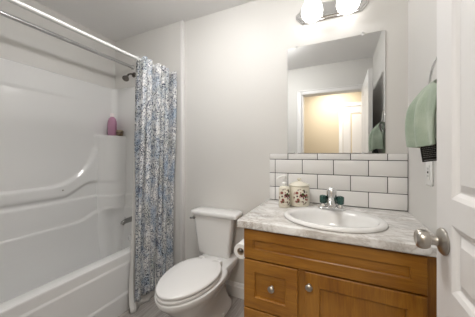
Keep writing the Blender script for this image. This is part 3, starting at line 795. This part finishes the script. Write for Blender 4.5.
# ------------------------------------------------------------------ mirror
MX0, MX1, MZ0, MZ1 = -.353, .257, 1.2025, 1.972
mi = empty('wall_mirror', (-.05, YB, MZ0), 'frameless rectangular mirror on the wall above the backsplash', 'mirror')
m = MB(); m.box((MX0, YB-.006, MZ0), (MX1, YB-.001, MZ1), .0008, 1); child(m, 'glass', MIRROR, mi, smooth=False)
for x, z in ((-.287, MZ1), (.135, MZ1), (-.287, MZ0), (.135, MZ0)):
    s_ = 1 if z == MZ1 else -1
    m = MB(); m.box((x-.008, YB-.010, min(z-s_*.010, z+s_*.012)), (x+.008, YB-.0065, max(z-s_*.010, z+s_*.012)), .0015) if s_ > 0 else m.box((x-.008, YB-.0097, z-.0015), (x+.008, YB-.0065, z+.008), .001)
    if s_ > 0: m.box((x-.008, YB-.010, z+.001), (x+.008, YB, z+.012), .0015)
    child(m, 'clip', CLEAR, mi)

# ------------------------------------------------------------------ vanity light
vl = empty('vanity_light', (-.062, YB, 2.18), 'lit chrome wall light bar with two frosted glass shades above the mirror', 'wall light')
LX0, LX1, LZ0, LZ1 = -.290, .166, 2.122, 2.245
def octa(ins, y):
    c = .045 - ins*.75
    x0, x1, z0, z1 = LX0+ins, LX1-ins, LZ0+ins, LZ1-ins
    return [Vector(p) for p in ((x0+c, y, z0), (x1-c, y, z0), (x1, y, z0+c), (x1, y, z1-c), (x1-c, y, z1), (x0+c, y, z1), (x0, y, z1-c), (x0, y, z0+c))]
m = MB(); m.loft([octa(0, YB-.0005), octa(0, YB-.008), octa(.006, YB-.012), octa(.010, YB-.012), octa(.012, YB-.020), octa(.018, YB-.024), octa(.022, YB-.024), octa(.028, YB-.032)])
child(m, 'base_plate', CHROME, vl, angle=15)
for x in (-.170, .046):
    y = 1.548
    m = MB(); m.tube([(x, YB-.03, 2.215), (x, YB-.065, 2.225), (x, y+.012, 2.252), (x, y, 2.256)], .008, 12); m.lathe([(.001, .0), (.034, .0), (.036, .012), (.030, .03), (.014, .042), (.001, .043)], (x, y, 2.232), 'Z', 28); child(m, 'arm', CHROME, vl)
    m = MB(); m.lathe([(.001, -.072), (.022, -.070), (.046, -.058), (.062, -.038), (.069, -.012), (.066, .012), (.056, .036), (.046, .054), (.044, .074), (.044, .088), (.001, .088)], (x, y, 2.152), 'Z', 36)
    g_ = child(m, 'glass_shade', SHADE, vl); g_['label'] = 'glowing frosted glass shade'

# unseen lamps added on the bathroom and hall ceilings for fill light
def added_ceiling_fill(name, x, y, r, label):
    o = empty(name, (x, y, CZ), label, 'added fill light')
    m = MB(); m.lathe([(.001, 0), (r, 0), (r, -.010), (r-.02, -.018), (.001, -.018)], (x, y, CZ), 'Z', 40); child(m, 'housing', PLASTIC, o)
    return o
o = added_ceiling_fill('added_ceiling_fill', -.72, .84, .20, 'unseen round ceiling lamp added as fill light over the bathroom floor')
m = MB(); m.lathe([(.001, -.115), (.06, -.11), (.12, -.09), (.165, -.055), (.18, -.018), (.001, -.0178)], (-.72, .84, CZ), 'Z', 40); child(m, 'fill_dome', FILLGL, o)
o = added_ceiling_fill('added_hall_fill', -.12, -.62, .23, 'unseen round ceiling fitting added for the fill light in the hall')

# ------------------------------------------------------------------ towel ring, towel, outlet
RX, RY, RZ, RR = .334, 1.075, 1.472, .085
tr = empty('towel_ring', (XR, RY, RZ+RR+.01), 'chrome towel ring on the right wall holding the sage towel', 'towel ring')
m = MB(); m.lathe([(.001, 0), (.024, 0), (.024, .006), (.016, .012), (.009, .016), (.008, .034), (.010, .037), (.010, .042), (.001, .043)], (XR, RY, RZ+RR), '-X', 24); child(m, 'mount', CHROME, tr)
m = MB(); m.tube([(RX, RY+RR*math.sin(2*PI*k/48), RZ+RR*math.cos(2*PI*k/48)) for k in range(48)], .0042, 10, closed=True); child(m, 'ring', CHROME, tr)
def towel():
    zr = RZ-RR+.008      # top of the fold over the ring
    # section path (x, z) from the front hem over the ring to the back hem
    path = [(.262, 1.225), (.260, 1.25), (.258, 1.30), (.262, 1.35), (.272, 1.40), (.290, 1.442), (.310, 1.460), (.326, 1.464), (.340, 1.458), (.348, 1.43), (.351, 1.37), (.352, 1.31), (.352, 1.25), (.351, 1.21)]
    def interp(t):
        f = t*(len(path)-1); k = min(int(f), len(path)-2); f -= k
        p0 = path[max(k-1, 0)]; p1 = path[k]; p2 = path[k+1]; p3 = path[min(k+2, len(path)-1)]
        return tuple(.5*(2*p1[i] + (p2[i]-p0[i])*f + (2*p0[i]-5*p1[i]+4*p2[i]-p3[i])*f*f + (3*p1[i]-p0[i]-3*p2[i]+p3[i])*f**3) for i in (0, 1))
    NU, NV = 60, 60; rows = []
    for j in range(NV+1):
        t = j/NV; x, z = interp(t); row = []
        drop = max(0, 1.464-z)
        hw_far = .028 + .067*sm(0, .17, drop); hw_near = .05 + .12*sm(0, .06, drop)
        for i in range(NU+1):
            u = i/NU*2-1
            y = RY-.02 + (u*hw_far if u > 0 else u*hw_near)
            amp = .010*sm(.0, .12, drop); side = 1 if t < .5 else -.35
            dx = -amp*side*math.sin(2*PI*(1.6*u+.2)) - .004*side*math.sin(2*PI*3.3*u+drop*9)*sm(0, .1, drop)
            curl = .045*sm(.45, 1, u)*sm(0, .12, drop)*(1 if t < .5 else 0)
            bow = -.012*(1-u*u)*(1 if t < .5 else 0)*sm(0, .1, drop)
            dz = (.018*sm(.2, 1, u) + .006*math.sin(4*u))*sm(.16, .25, drop)
            row.append(Vector((min(x+dx+curl+bow, .3655), y, z+dz)))
        rows.append(row)
    m = MB(); m.quadgrid(rows); o = m.build('hand_towel', TERRY, loc=(RX, RY, 1.33), angle=180)
    md = o.modifiers.new('pile', 'SOLIDIFY'); md.thickness = .007; md.offset = 0
    tag(o, 'sage green hand towel draped through the ring on the right wall', 'towel')
    M = Matrix.Translation((.276, .985, 1.250)) @ Matrix.Rotation(math.radians(10), 4, 'Z') @ Matrix.Rotation(math.radians(-8), 4, 'Y')
    def quad(mb, a, b, c, d, y0, y1):
        k = MB(); k.box((a, y0, c), (b, y1, d)); k.bm.transform(M); me = bpy.data.meshes.new('t'); k.bm.to_mesh(me); k.bm.free(); mb.bm.from_mesh(me); bpy.data.meshes.remove(me)
    m = MB(); quad(m, -.024, .026, -.078, 0, -.0008, .0008); tg = child(m, 'tag', TAGB, o, smooth=False); tg['label'] = 'black card tag with fine pale print'
    m = MB()
    rnd = random.Random(5)
    for r in range(9):
        z = -.010-.0064*r; x = -.019
        while x < .019:
            w = rnd.uniform(.003, .009); quad(m, x, min(x+w, .021), z-.0016, z, -.0011, -.0006); x += w+.0016
    quad(m, -.019, .021, -.0735, -.0715, -.0011, -.0006)
    child(m, 'print', TAGP, tg, smooth=False)
towel()

ou = empty('wall_outlet', (XR, 1.287, 1.112), 'white wall outlet plate on the right wall above the counter', 'outlet')
m = MB(); m.box((XR-.006, 1.246, 1.055), (XR, 1.328, 1.172), .003, 2); child(m, 'cover_plate', PLASTIC, ou)
m = MB(); m.box((XR-.009, 1.270, 1.080), (XR-.005, 1.304, 1.148), .0012); rc = child(m, 'receptacle', PLASTIC, ou)
m = MB()
for z in (1.097, 1.131):
    for dy in (-.0065, .0065): m.box((XR-.0094, 1.287+dy-.001, z-.004), (XR-.0085, 1.287+dy+.001, z+.004))
m.box((XR-.0096, 1.279, 1.1095), (XR-.0085, 1.295, 1.1185))
child(m, 'slot', BLACK, rc, smooth=False)
